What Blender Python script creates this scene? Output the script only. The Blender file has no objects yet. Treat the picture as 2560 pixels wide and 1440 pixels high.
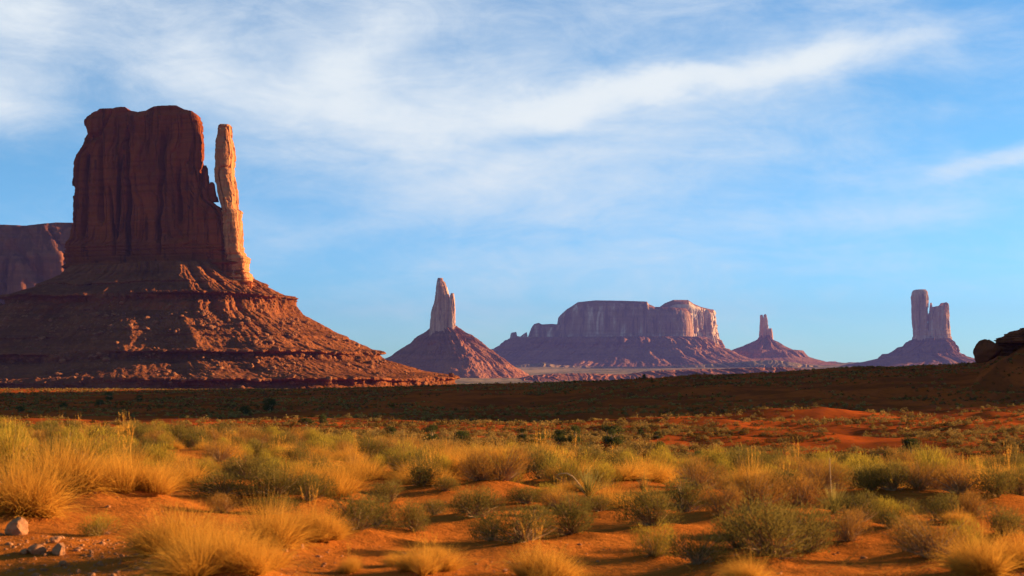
import bpy, math, random
import numpy as np
from mathutils import Vector
random.seed(7); RNG = np.random.default_rng(11)
scene = bpy.context.scene
COL = scene.collection
PI = math.pi
# ------------------------------------------------------------------ camera, sky, sun
CZ = 1.7                 # camera height above the sand at its foot
F = 50/36*2560           # focal length in photograph pixels
YH = 905.0               # eye level in the photograph
cam_d = bpy.data.cameras.new('camera'); cam = bpy.data.objects.new('camera', cam_d); COL.objects.link(cam)
cam.location = (0, 0, CZ); cam.rotation_euler = (math.radians(90), 0, 0)
cam_d.lens = 50; cam_d.sensor_width = 36; cam_d.shift_y = (YH-720)/2560
cam_d.clip_start = 0.1; cam_d.clip_end = 60000
cam_d.dof.use_dof = True; cam_d.dof.focus_distance = 90; cam_d.dof.aperture_fstop = 3.2
scene.camera = cam
SUN_EL, SUN_AZ = math.radians(12), math.radians(72)      # azimuth clockwise from +Y (view direction)
world = bpy.data.worlds.new('World'); scene.world = world; world.use_nodes = True
SKY_STRENGTH, SUN_STRENGTH, EXPOSURE = 0.055, 5.0, 1.75
sun_d = bpy.data.lights.new('sun', 'SUN'); sun_d.energy = SUN_STRENGTH; sun_d.angle = math.radians(0.5)
sun_d.color = (1.0, 0.66, 0.36)
sun = bpy.data.objects.new('sun', sun_d); COL.objects.link(sun)
SDIR = Vector((math.cos(SUN_EL)*math.sin(SUN_AZ), math.cos(SUN_EL)*math.cos(SUN_AZ), math.sin(SUN_EL)))
sun.rotation_euler = (-SDIR).to_track_quat('-Z', 'Y').to_euler(); sun.location = (200, 0, 200)
scene.view_settings.view_transform = 'Standard'; scene.view_settings.look = 'None'
scene.view_settings.gamma = 1; scene.view_settings.exposure = EXPOSURE
scene.render.engine = 'CYCLES'
try:
    scene.cycles.volume_bounces = 1; scene.cycles.max_bounces = 6; scene.cycles.diffuse_bounces = 3
    scene.cycles.transparent_max_bounces = 8
except Exception: pass

class NT:
    def __init__(s, tree): s.t = tree; s.n = tree.nodes; s.l = tree.links
    def new(s, typ, **kw):
        n = s.n.new(typ)
        for k, v in kw.items(): setattr(n, k, v)
        return n
    def put(s, sock, v):
        if hasattr(v, 'is_output'): s.l.new(v, sock)
        else: sock.default_value = v
    def math(s, op, a, b=None, c=None, clamp=False):
        n = s.new('ShaderNodeMath', operation=op, use_clamp=clamp)
        for i, v in enumerate((a, b, c)):
            if v is not None: s.put(n.inputs[i], v)
        return n.outputs[0]
    def mix(s, fac, a, b, blend='MIX'):
        n = s.new('ShaderNodeMix', data_type='RGBA', blend_type=blend, clamp_factor=True)
        s.put(n.inputs[0], fac); s.put(n.inputs[6], a if hasattr(a, 'is_output') else (*a, 1)); s.put(n.inputs[7], b if hasattr(b, 'is_output') else (*b, 1))
        return n.outputs[2]
    def noise(s, vec, scale, detail=4, rough=.55, dist=0.0):
        n = s.new('ShaderNodeTexNoise'); s.put(n.inputs['Vector'], vec)
        n.inputs['Scale'].default_value = scale; n.inputs['Detail'].default_value = detail
        n.inputs['Roughness'].default_value = rough; n.inputs['Distortion'].default_value = dist
        return n.outputs['Fac']
    def ramp(s, fac, lo, hi, a=0.0, b=1.0, smooth=True):
        n = s.new('ShaderNodeMapRange', interpolation_type='SMOOTHSTEP' if smooth else 'LINEAR')
        s.put(n.inputs[0], fac)
        for i, v in enumerate((lo, hi, a, b)): n.inputs[i+1].default_value = v
        return n.outputs[0]
    def mapping(s, vec, loc=(0,0,0), rot=(0,0,0), scale=(1,1,1)):
        n = s.new('ShaderNodeMapping'); s.put(n.inputs[0], vec)
        n.inputs[1].default_value = loc; n.inputs[2].default_value = rot; n.inputs[3].default_value = scale
        return n.outputs[0]
    def sep(s, vec):
        n = s.new('ShaderNodeSeparateXYZ'); s.put(n.inputs[0], vec); return n.outputs
    def comb(s, x, y, z):
        n = s.new('ShaderNodeCombineXYZ')
        for i, v in enumerate((x, y, z)): s.put(n.inputs[i], v)
        return n.outputs[0]

def build_world():
    T = NT(world.node_tree); T.n.clear()
    sky = T.new('ShaderNodeTexSky', sky_type='NISHITA'); sky.sun_disc = False
    sky.sun_elevation = SUN_EL; sky.sun_rotation = SUN_AZ
    sky.altitude = 1700; sky.air_density = 1.0; sky.dust_density = 0.3; sky.ozone_density = 2.5
    d = T.new('ShaderNodeTexCoord').outputs['Generated']
    x, y, z = T.sep(d)
    yy = T.math('MAXIMUM', y, 0.12)
    X = T.math('DIVIDE', x, yy); Z = T.math('DIVIDE', z, yy)
    # wind-drawn wisps, rising to the right
    v3 = T.mapping(d, rot=(0, math.radians(16), 0), scale=(3.0, 3.0, 9.5))
    warp = T.noise(v3, 1.4, 3, .55)
    wisp = T.noise(v3, 1.6, 7, .60, .55)
    soft = T.noise(T.mapping(d, rot=(0, math.radians(20), 0), scale=(2.2, 2.2, 7.0), loc=(3.1, 0, 1.7)), 1.0, 4, .5, .4)
    Xw = T.math('ADD', X, T.math('MULTIPLY_ADD', warp, .10, -.05))
    w2 = T.noise(T.mapping(d, scale=(7, 7, 14), loc=(1, 2, 3)), 1.0, 5, .6)
    Zw = T.math('ADD', Z, T.math('MULTIPLY_ADD', w2, .05, -.025))
    def blob(px, py, lx, ly, ang, amp):
        cx, cz = (px-1280)/F, (YH-py)/F
        a = math.radians(ang); ca, sa = math.cos(a), math.sin(a)
        dx = T.math('SUBTRACT', Xw, cx); dz = T.math('SUBTRACT', Zw, cz)
        u = T.math('ADD', T.math('MULTIPLY', dx, ca*F/lx), T.math('MULTIPLY', dz, sa*F/lx))
        v = T.math('ADD', T.math('MULTIPLY', dx, -sa*F/ly), T.math('MULTIPLY', dz, ca*F/ly))
        q = T.math('ADD', T.math('MULTIPLY', u, u), T.math('MULTIPLY', v, v))
        return T.math('MULTIPLY', T.math('EXPONENT', T.math('MULTIPLY', q, -1.0)), amp)
    B = [(1560,235,300,42,12,.95),(1960,160,320,40,12,.80),(1710,235,70,38,10,.55),(1120,270,330,90,4,.62),(880,150,240,80,35,.45),
         (1300,430,420,60,14,.40),(2520,400,200,38,14,.85),(40,70,190,90,-8,.62),(0,270,170,70,-5,.85),(520,150,160,90,-30,.40),(760,330,380,110,4,.38),
         (2380,80,330,100,6,.28),(1100,560,900,90,6,.10),(900,790,700,18,0,.16),(1500,500,500,40,16,.16),(2200,560,600,60,5,.16)]
    m = None
    for b in B:
        o = blob(*b); m = o if m is None else T.math('ADD', m, o)
    fine = T.noise(T.mapping(d, rot=(0, math.radians(14), 0), scale=(9, 9, 24)), 1.6, 9, .68, .9)
    curd = T.noise(T.mapping(d, rot=(0, math.radians(30), 0), scale=(26, 26, 52), loc=(4, 1, 2)), 1.0, 6, .7, .6)
    m = T.math('ADD', m, T.math('MULTIPLY_ADD', wisp, 1.7, -.85)); m = T.math('ADD', m, T.math('MULTIPLY_ADD', fine, .85, -.42))
    m = T.math('ADD', m, T.math('MULTIPLY_ADD', curd, .34, -.17))
    m = T.math('ADD', m, T.math('MULTIPLY', T.ramp(soft, .35, .70), T.ramp(Z, .0, .2, .32, .52)))
    mask = T.math('ADD', T.ramp(m, -.15, 1.35, 0, .80), T.ramp(m, .75, 1.7, 0, .2))
    mask = T.math('MULTIPLY', mask, T.ramp(y, .05, .4, .35, 1))
    mask = T.math('MULTIPLY', mask, T.ramp(Z, -.01, .05, .35, 1))
    skyc = T.mix(1.0, sky.outputs[0], T.mix(T.ramp(Z, 0, .2), SKYLOW, SKYTINT), 'MULTIPLY')
    col = T.mix(mask, skyc, CLOUD)
    bg = T.new('ShaderNodeBackground'); T.l.new(col, bg.inputs[0]); bg.inputs[1].default_value = SKY_STRENGTH
    out = T.new('ShaderNodeOutputWorld'); T.l.new(bg.outputs[0], out.inputs[0])
SKYLOW = (.44, .82, 1.22)
SKYTINT = (.56, .90, 1.05)
CLOUD = (4.6, 5.0, 5.25)
build_world()

# ------------------------------------------------------------------ helpers
def hsh(i, j, k, seed):
    h = (i.astype(np.int64)*374761393 + j.astype(np.int64)*668265263 + k.astype(np.int64)*2147483647 + seed*1274126177) & 0xffffffff
    h = ((h ^ (h >> 13))*1274126177) & 0xffffffff
    h = ((h ^ (h >> 16))*2246822519) & 0xffffffff
    return ((h ^ (h >> 15)) & 0xffffff)/float(0xffffff)*2-1
def vn(x, y, z=None, seed=0):
    x = np.asarray(x, float); y = np.asarray(y, float); x, y = np.broadcast_arrays(x, y)
    i = np.floor(x); j = np.floor(y); fx = x-i; fy = y-j
    fx = fx*fx*fx*(fx*(fx*6-15)+10); fy = fy*fy*fy*(fy*(fy*6-15)+10)
    if z is None:
        k = np.zeros_like(i)
        a = hsh(i,j,k,seed); b = hsh(i+1,j,k,seed); c = hsh(i,j+1,k,seed); e = hsh(i+1,j+1,k,seed)
        return (a*(1-fx)+b*fx)*(1-fy)+(c*(1-fx)+e*fx)*fy
    z = np.broadcast_to(np.asarray(z, float), x.shape); k = np.floor(z); fz = z-k; fz = fz*fz*(3-2*fz)
    r = []
    for q in (k, k+1):
        a = hsh(i,j,q,seed); b = hsh(i+1,j,q,seed); c = hsh(i,j+1,q,seed); e = hsh(i+1,j+1,q,seed)
        r.append((a*(1-fx)+b*fx)*(1-fy)+(c*(1-fx)+e*fx)*fy)
    return r[0]*(1-fz)+r[1]*fz
def fbm(x, y, z=None, o=4, seed=0, g=.5):
    s = 0; a = 1; t = 0; f = 1
    for q in range(o):
        s = s + a*vn(x*f+q*17.3, y*f-q*9.1, None if z is None else z*f, seed+q); t += a; a *= g; f *= 2.03
    return s/t
def sst(x, a, b):
    t = np.clip((x-a)/(b-a), 0, 1); return t*t*(3-2*t)
def w(x, y, D): return (x-1280)/F*D, D, CZ+(YH-y)/F*D
def px_of(X, Y, Z): return 1280+X/Y*F, YH-(Z-CZ)/Y*F

def mesh_np(name, V, faces, smooth=False, attr=None):
    me = bpy.data.meshes.new(name); V = np.ascontiguousarray(V, np.float32).reshape(-1, 3)
    fl = [np.ascontiguousarray(f, np.int32) for f in (faces if isinstance(faces, (list, tuple)) else [faces]) if len(f)]
    idx = np.concatenate([f.ravel() for f in fl]); cnt = np.concatenate([np.full(len(f), f.shape[1], np.int32) for f in fl])
    st = np.concatenate([[0], np.cumsum(cnt)[:-1]]).astype(np.int32)
    me.vertices.add(len(V)); me.vertices.foreach_set('co', V.ravel())
    me.loops.add(len(idx)); me.loops.foreach_set('vertex_index', idx)
    me.polygons.add(len(cnt)); me.polygons.foreach_set('loop_start', st)
    if smooth: me.polygons.foreach_set('use_smooth', np.ones(len(cnt), bool))
    me.update(calc_edges=True)
    if attr:
        for k, a in attr.items():
            at = me.attributes.new(k, 'FLOAT', 'POINT'); at.data.foreach_set('value', np.ascontiguousarray(a, np.float32).ravel())
    return me
def grid_faces(M, N, wrap=False):
    i = np.arange(M-1)[:, None]; j = np.arange(N if wrap else N-1)[None, :]; jn = (j+1) % N
    return np.stack([i*N+j, i*N+jn, (i+1)*N+jn, (i+1)*N+j], -1).reshape(-1, 4)
def link(name, me, mat=None, parent=None, loc=None):
    o = bpy.data.objects.new(name, me); COL.objects.link(o)
    if mat is not None and me is not None and not me.materials: me.materials.append(mat)
    if parent is not None: o.parent = parent
    if loc is not None: o.location = loc
    return o
def tag(o, label=None, cat=None, group=None, kind=None):
    if label: o['label'] = label
    if cat: o['category'] = cat
    if group: o['group'] = group
    if kind: o['kind'] = kind
    return o
def empty(name, loc): 
    o = bpy.data.objects.new(name, None); COL.objects.link(o); o.location = loc; o.empty_display_size = .2; return o
def copy_tree(o, parent=None):
    c = o.copy(); COL.objects.link(c); c.parent = parent
    for ch in [k for k in bpy.data.objects if k.parent is o]: copy_tree(ch, c)
    return c

# ------------------------------------------------------------------ materials
def mat(name, fn):
    m = bpy.data.materials.new(name); m.use_nodes = True; T = NT(m.node_tree); T.n.clear()
    out = T.new('ShaderNodeOutputMaterial'); fn(T, out); return m
def bsdf(T, out, col, rough=.9, bump=None, bstr=.5, bdist=.1, spec=0.0):
    b = T.new('ShaderNodeBsdfPrincipled'); T.put(b.inputs['Base Color'], col if hasattr(col, 'is_output') else (*col, 1))
    T.put(b.inputs['Roughness'], rough); b.inputs['Specular IOR Level'].default_value = spec
    if bump is not None:
        n = T.new('ShaderNodeBump'); n.inputs['Strength'].default_value = bstr; n.inputs['Distance'].default_value = bdist
        T.l.new(bump, n.inputs['Height']); T.l.new(n.outputs[0], b.inputs['Normal'])
    T.l.new(b.outputs[0], out.inputs[0])
def pos(T): return T.new('ShaderNodeNewGeometry').outputs['Position']

def cliff_mat(name, ca, cb, cd, sc, strata=1.0, pale=None):
    def fn(T, out):
        p = pos(T); k = 1/sc
        streak = T.noise(T.mapping(p, scale=(k, k, k*.07)), 1.0, 5, .6, .2)
        big = T.noise(T.mapping(p, scale=(k*.3, k*.3, k*.15)), 1.0, 4, .55)
        fine = T.noise(T.mapping(p, scale=(k*4, k*4, k*1.2)), 1.0, 5, .6)
        lay = T.noise(T.mapping(p, scale=(k*.05, k*.05, k*2.2)), 1.0, 4, .6)
        c = T.mix(T.ramp(big, .3, .7), ca, cb)
        c = T.mix(T.ramp(streak, .53, .62, 0, .72), c, cd)
        if pale: c = T.mix(T.ramp(streak, .50, .28, 0, .7), c, pale)
        c = T.mix(T.ramp(lay, .50, .60, 0, .36*strata), c, tuple(v*.6 for v in cb))
        c = T.mix(T.ramp(fine, .35, .7, 0, .3), c, tuple(v*.55 for v in ca))
        h = T.math('ADD', T.math('MULTIPLY', fine, .5), T.math('MULTIPLY', streak, .8))
        bsdf(T, out, c, .95, h, .6, sc*.25)
    return mat(name, fn)
def talus_mat(name, ca, cb, cd, sc, green=0.3):
    def fn(T, out):
        p = pos(T); k = 1/sc
        big = T.noise(T.mapping(p, scale=(k*.2, k*.2, k*.2)), 1.0, 5, .6, .5)
        fine = T.noise(T.mapping(p, scale=(k, k, k)), 1.0, 6, .65)
        lay = T.noise(T.mapping(p, scale=(k*.03, k*.03, k*.9)), 1.0, 3, .6)
        v = T.new('ShaderNodeTexVoronoi'); T.put(v.inputs['Vector'], T.mapping(p, scale=(k*1.6,)*3)); v.inputs['Scale'].default_value = 1
        c = T.mix(T.ramp(big, .35, .65), ca, cb)
        c = T.mix(T.ramp(lay, .45, .62, 0, .45), c, cd)
        c = T.mix(T.ramp(fine, .5, .72, 0, .6), c, tuple(v_*1.45 for v_ in ca))
        c = T.mix(T.ramp(v.outputs['Distance'], .16, .30, green, 0), c, (.10, .085, .03))
        h = T.math('SUBTRACT', fine, T.math('MULTIPLY', v.outputs['Distance'], .4))
        bsdf(T, out, c, .97, h, .8, sc*.5)
    return mat(name, fn)
M = {}
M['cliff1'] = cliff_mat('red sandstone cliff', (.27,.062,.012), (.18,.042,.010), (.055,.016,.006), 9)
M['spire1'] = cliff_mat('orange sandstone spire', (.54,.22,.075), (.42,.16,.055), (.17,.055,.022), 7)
M['talus1'] = talus_mat('red talus', (.22,.068,.020), (.155,.047,.014), (.075,.024,.009), 7)
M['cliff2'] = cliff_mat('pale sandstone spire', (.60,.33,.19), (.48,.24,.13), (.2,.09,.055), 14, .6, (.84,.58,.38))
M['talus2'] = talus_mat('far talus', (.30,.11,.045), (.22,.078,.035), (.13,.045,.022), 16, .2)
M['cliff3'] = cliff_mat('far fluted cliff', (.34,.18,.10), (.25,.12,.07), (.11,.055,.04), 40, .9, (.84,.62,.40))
M['cliff3_sunlit'] = cliff_mat('far fluted cliff painted sunlit', (.66,.46,.29), (.50,.31,.19), (.20,.10,.065), 30, .6, (.88,.68,.46))  # paler copy of the far cliff, sunlight put into its colour
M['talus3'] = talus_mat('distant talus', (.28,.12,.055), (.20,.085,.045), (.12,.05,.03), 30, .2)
M['plain'] = talus_mat('scrubby plain', (.28,.17,.065), (.15,.11,.045), (.30,.14,.06), 45, .5)
M['mesa0'] = cliff_mat('back mesa', (.24,.08,.035), (.17,.06,.028), (.08,.03,.018), 30, 1.0)
M['rock_dark'] = cliff_mat('dark red rock', (.24,.062,.020), (.17,.045,.016), (.08,.025,.012), 1.2)
M['boulder'] = talus_mat('boulder', (.27,.105,.04), (.19,.068,.025), (.11,.04,.015), 2.5, 0)
def stone_fn(T, out):
    p = T.new('ShaderNodeTexCoord').outputs['Object']
    n = T.noise(p, 6, 6, .65); n2 = T.noise(p, 30, 4, .6)
    c = T.mix(T.ramp(n, .3, .7), (.44,.20,.085), (.27,.115,.045)); c = T.mix(T.ramp(n2, .5, .75, 0, .4), c, (.25,.13,.07))
    bsdf(T, out, c, .85, T.math('ADD', n, T.math('MULTIPLY', n2, .3)), .5, .02)
M['gravel'] = talus_mat('gravel', (.38,.17,.07), (.28,.11,.045), (.18,.07,.03), .05, 0)
M['stone'] = mat('pale stone', stone_fn)
def terrain_fn(T, out):
    p = pos(T); at = T.new('ShaderNodeAttribute', attribute_name='dist').outputs['Fac']
    n1 = T.noise(p, .9, 5, .6); n2 = T.noise(p, 9, 5, .65); n3 = T.noise(p, 60, 3, .6)
    rip = T.noise(T.mapping(p, rot=(0, 0, .5), scale=(3, 13, 3)), 1.0, 3, .5, .6)
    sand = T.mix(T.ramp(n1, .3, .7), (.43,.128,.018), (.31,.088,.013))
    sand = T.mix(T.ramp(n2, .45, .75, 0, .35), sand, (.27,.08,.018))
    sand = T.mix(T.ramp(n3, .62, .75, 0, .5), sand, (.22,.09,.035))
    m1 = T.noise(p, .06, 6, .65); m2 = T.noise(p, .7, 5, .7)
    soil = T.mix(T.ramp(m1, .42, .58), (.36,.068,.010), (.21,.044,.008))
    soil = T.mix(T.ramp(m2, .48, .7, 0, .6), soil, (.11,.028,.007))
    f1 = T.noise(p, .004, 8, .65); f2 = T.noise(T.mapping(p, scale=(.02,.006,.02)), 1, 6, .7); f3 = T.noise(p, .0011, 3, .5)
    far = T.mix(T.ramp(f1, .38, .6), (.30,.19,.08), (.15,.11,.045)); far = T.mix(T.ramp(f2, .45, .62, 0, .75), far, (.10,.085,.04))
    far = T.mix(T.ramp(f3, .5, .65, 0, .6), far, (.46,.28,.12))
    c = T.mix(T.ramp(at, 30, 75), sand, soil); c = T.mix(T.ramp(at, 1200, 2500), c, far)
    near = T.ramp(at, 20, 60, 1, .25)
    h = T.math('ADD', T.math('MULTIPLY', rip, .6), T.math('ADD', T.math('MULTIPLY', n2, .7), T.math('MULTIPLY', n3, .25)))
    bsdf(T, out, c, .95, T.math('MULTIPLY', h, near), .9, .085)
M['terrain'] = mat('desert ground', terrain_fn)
def leaf_mat(name, c0, c1, tip=None, trans=.35, attr=False, rough=.7):
    def fn(T, out):
        if attr: r = T.new('ShaderNodeAttribute', attribute_name='tint').outputs['Fac']
        else: r = T.new('ShaderNodeObjectInfo').outputs['Random']
        r2 = T.new('ShaderNodeAttribute', attribute_name='lf').outputs['Fac']      # each leaf's own tone
        c = T.mix(r, c0, c1)
        if tip:
            hgt = T.new('ShaderNodeAttribute', attribute_name='tipness').outputs['Fac']
            c = T.mix(T.math('MULTIPLY', hgt, .9), c, tip)
        c = T.mix(T.math('MULTIPLY', r2, .55), c, T.mix(.5, c, (.03,.02,.01)) if True else c)
        d = T.new('ShaderNodeBsdfDiffuse'); T.l.new(c, d.inputs[0]); t = T.new('ShaderNodeBsdfTranslucent'); T.l.new(c, t.inputs[0])
        m = T.new('ShaderNodeMixShader'); m.inputs[0].default_value = trans; T.l.new(d.outputs[0], m.inputs[1]); T.l.new(t.outputs[0], m.inputs[2])
        T.l.new(m.outputs[0], out.inputs[0])
    return mat(name, fn)
M['grass'] = leaf_mat('dry golden grass', (.38,.15,.016), (.49,.215,.024), (.74,.37,.048), .45)  # straw gold tips; bases darkened to paint shade inside the clump
M['sage'] = leaf_mat('sage leaves', (.11,.085,.018), (.18,.12,.024), (.30,.21,.04), .35)
M['rabbit'] = leaf_mat('rabbitbrush', (.18,.13,.02), (.30,.19,.025), (.60,.42,.04), .4)
M['dry'] = leaf_mat('dry russet twigs', (.26,.11,.02), (.34,.16,.028), (.48,.25,.045), .35)
M['stem'] = leaf_mat('woody stems', (.34,.2,.09), (.42,.27,.13), None, .0)
M['juniper'] = leaf_mat('juniper foliage', (.045,.055,.014), (.085,.09,.02), (.11,.11,.025), .25)
M['yucca'] = leaf_mat('yucca blades', (.20,.16,.03), (.26,.20,.035), (.50,.38,.1), .35)
M['scrub'] = leaf_mat('scrub mass', (.10,.050,.009), (.27,.155,.030), (.46,.29,.07), .3, True)
M['deadwood'] = leaf_mat('bleached wood', (.55,.34,.15), (.55,.34,.15), None, .0)

# ------------------------------------------------------------------ terrain
TD = np.array([3,6,10,14,20,28,38,52,75,100,150,200,280,360,450,550,700,1000,1500,2500,5000,7000,9000,14000.])
TU = np.array([0,640,1280,1920,2200,2560.])
TY = np.array([
 [2920,1905,1500,1335,1215,1140,1100,1082,1108,1105,1085,1062,1035,1012, 992, 978,970,985,990,982,962,940,922,905],
 [2920,1905,1500,1340,1225,1160,1122,1100,1120,1112,1090,1068,1040,1014, 993, 979,971,985,990,982,962,940,922,905],
 [2920,1905,1500,1345,1240,1180,1155,1160,1180,1160,1110,1075,1035,1003, 975, 955,968,985,990,982,960,942,921,905],
 [2920,1905,1500,1345,1245,1195,1178,1190,1202,1170,1115,1070,1015, 970, 938, 931,948,985,990,982,960,942,921,905],
 [2920,1905,1500,1345,1248,1198,1185,1198,1200,1172,1115,1065,1005, 955, 920, 914,930,980,990,982,960,942,921,905],
 [2920,1905,1500,1345,1250,1198,1182,1195,1190,1165,1110,1060,1000, 948, 912, 905,925,975,990,982,960,942,921,905]])
_ld = np.linspace(math.log(3), math.log(14000), 900)
TZ = np.empty((len(TU), 900))
for _i in range(len(TU)):
    q = np.interp(_ld, np.log(TD), TY[_i]); z_ = -(q-YH)/F*np.exp(_ld)
    zz = z_/np.exp(_ld)
    ker = np.exp(-.5*(np.arange(-30, 31)/11.)**2); ker /= ker.sum()
    TZ[_i] = np.convolve(np.pad(zz, 30, mode='edge'), ker, 'valid')
MOUNDS = []
def ground(X, Y, mounds=True):
    X = np.asarray(X, float); Y = np.asarray(Y, float)
    r = np.hypot(X, Y)+1e-6; th = np.clip(np.arctan2(X, Y), -math.radians(50), math.radians(50))
    D = np.clip(r*np.cos(th), 3, 13999); u = 1280+np.tan(th)*F
    fi = (np.log(D)-_ld[0])/(_ld[1]-_ld[0]); i = np.clip(fi.astype(int), 0, 898); t = fi-i
    uu = np.clip(u, 0, 2560); j = np.clip(np.searchsorted(TU, uu, side='right')-1, 0, len(TU)-2)
    s = (uu-TU[j])/(TU[j+1]-TU[j]); s = s*s*(3-2*s)*.5+s*.5
    a = TZ[j, i]*(1-t)+TZ[j, i+1]*t; b = TZ[j+1, i]*(1-t)+TZ[j+1, i+1]*t
    z = CZ+(a*(1-s)+b*s)*D
    z = np.where(r < 3, 0.0, z)
    # dune undulation close by
    nr = sst(r, 4, 8)*(1-sst(r, 60, 110))
    z = z+nr*(.13*fbm(X/2.6, Y/2.6, o=3, seed=3)+.03*fbm(X/.5, Y/.5, o=2, seed=5)*(1-sst(r, 25, 50)))
    # rolling red mounds of the middle distance
    side = .35+.65*sst(u, 1000, 1900)
    mid = sst(r, 70, 130)*(1-.50*sst(r, 330, 520))
    rid = 1-np.abs(fbm(X/38, Y/30, o=3, seed=21))*2.2
    z = z+mid*side*(1.5*fbm(X/24, Y/24, o=3, seed=8)+1.2*np.clip(rid, -.5, 1)-.6)
    z = z+sst(r, 90, 200)*(1-sst(r, 900, 1500))*.42*fbm(X/6, Y/5, o=2, seed=9)
    # far plain
    z = z+sst(r, 2600, 5200)*14*fbm(X/700, Y/500, o=4, seed=31)
    # rocky hill at the right edge, raised out of view to shade the midground
    e1 = X-.3555*Y+11+3*fbm(X/25, Y/25, o=3, seed=40); e2 = (Y-300+18*fbm(X/60, Y/60, o=3, seed=41))*.9
    e3 = (1050-Y); e4 = 620-(X-.3555*Y)
    e = np.minimum(np.minimum(e1, e2), np.minimum(e3, e4))
    h = np.where(e <= 0, 0, np.where(e < 85, .62*e, 52.7+np.minimum((e-85)*2.6, 58)))
    h = h*(1+.10*fbm(X/22, Y/22, o=4, seed=43))
    z = z+np.maximum(h, 0)+np.where(e > 0, np.minimum(e/8, 1)*(1.1*fbm(X/6, Y/6, o=4, seed=47)+.5*np.abs(vn(X/3, Y/3, seed=48))), 0)
    if mounds:
        for (mx, my, mr, mh) in MOUNDS:
            q = ((X-mx)**2+(Y-my)**2)/(mr*mr)
            z = z+np.where(q < 9, mh*np.exp(-q*1.2), 0)
    return z
def hit(x, y, dmin=4, dmax=900):
    d = np.exp(np.linspace(math.log(dmin), math.log(dmax), 2600))
    X = (x-1280)/F*d; g = ground(X, d, False); zr = CZ+(YH-y)/F*d
    k = np.nonzero(g >= zr)[0]
    if not len(k): return None
    D = d[k[0]]; return (x-1280)/F*D, D

# ------------------------------------------------------------------ lofts for cliffs, spires and slopes
def ring(N, p, front=.78):
    nf = int(N*front); a = np.concatenate([PI+np.linspace(0, PI, nf, endpoint=False), np.linspace(0, PI, N-nf, endpoint=False)])
    c, s = np.cos(a), np.sin(a)
    # even spacing along a superellipse
    def se(a): c, s = np.cos(a), np.sin(a); return np.sign(c)*np.abs(c)**(2/p), np.sign(s)*np.abs(s)**(2/p)
    def half(a0, n):
        t = np.linspace(a0, a0+PI, 4000); x, y = se(t); L = np.concatenate([[0], np.cumsum(np.hypot(np.diff(x), np.diff(y)))])
        q = np.interp(np.linspace(0, L[-1], n, endpoint=False), L, t); return q
    a = np.concatenate([half(PI, nf), half(0, N-nf)]); return se(a)
def loft(name, D, levels, N, Mr, mat_, parent, base, p=4, skew=0, top=None, disp=None, zdisp=None, yoff=0, cap=8, smooth=False, capbump=0, shear=0, capmat=None):
    lv = np.array(levels, float)          # y px, xL, xR, half depth px
    k = np.concatenate([[0], np.cumsum(np.abs(np.diff(lv[:, 0]))+.45*(np.abs(np.diff(lv[:, 1]))+np.abs(np.diff(lv[:, 2])))/2)])
    q = np.linspace(0, k[-1], Mr); y = np.interp(q, k, lv[:, 0]); xl = np.interp(q, k, lv[:, 1]); xr = np.interp(q, k, lv[:, 2]); hd = np.interp(q, k, lv[:, 3])
    cx, cy = ring(N, p); S = D/F
    sk = np.interp(y, *zip(*sorted(skew))) if isinstance(skew, (list, tuple)) else np.full(Mr, skew)
    CX = cx[None, :]+sk[:, None]*(-cy[None, :])*(1-cx[None, :]**2)
    xp = (xl+xr)[:, None]/2+CX*(xr-xl)[:, None]/2
    yb, yt = lv[0, 0], lv[-1, 0]; yy = np.repeat(y[:, None], N, 1)
    if top is not None:
        tx, ty = zip(*top); t = (yb-yy)/(yb-yt); yy = yb-t*(yb-np.interp(xp, tx, ty))
    Yc0 = D+yoff-shear*(xp-(xl+xr)[:, None]/2)*S; X = (xp-1280)/F*Yc0; Y = Yc0+cy[None, :]*hd[:, None]*S; Z = CZ+(YH-yy)/F*Yc0
    # arc length and plan normal
    dX = np.roll(X, -1, 1)-np.roll(X, 1, 1); dY = np.roll(Y, -1, 1)-np.roll(Y, 1, 1); L = np.hypot(dX, dY)+1e-9
    nx, ny = dY/L, -dX/L
    mid = Mr//2; s = np.concatenate([[0], np.cumsum(np.hypot(np.diff(X[mid]), np.diff(Y[mid])))]); s = np.repeat(s[None, :], Mr, 0)
    if disp is not None:
        a = disp(s, Z, xp, yy); a = a*np.ones_like(X)
        fade = np.minimum(1, np.minimum(np.arange(N), np.arange(N)[::-1])/6.)[None, :]
        X = X+nx*a*fade; Y = Y+ny*a*fade
    if zdisp is not None: Z = Z+zdisp(s, Z, xp, yy)
    V = [np.stack([X, Y, Z], -1)]
    if cap:
        Yc = D+yoff-shear*(xp[-1]-(xl[-1]+xr[-1])/2)*S
        for c in range(1, cap+1):
            f = 1-c/cap; xx = X[-1]*(1-.0*c)+0; x2 = xx*(.25+.75*f)+(.75-.75*f)*((xl[-1]+xr[-1])/2-1280)*S if top is None else xx
            z2 = Z[-1].copy()
            if capbump: z2 = z2+capbump*(1-f**2)
            V.append(np.stack([x2, Yc+(Y[-1]-Yc)*f, z2], -1)[None])
    V = np.concatenate(V, 0); R = V.shape[0]
    base = np.array(base)
    me = mesh_np(name, V-base, grid_faces(R, N, True), smooth)
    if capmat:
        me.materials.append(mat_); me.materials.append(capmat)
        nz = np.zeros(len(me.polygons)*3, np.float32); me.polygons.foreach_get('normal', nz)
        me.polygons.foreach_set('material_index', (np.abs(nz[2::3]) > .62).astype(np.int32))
    o = link(name, me, mat_, parent); return o, V
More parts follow.
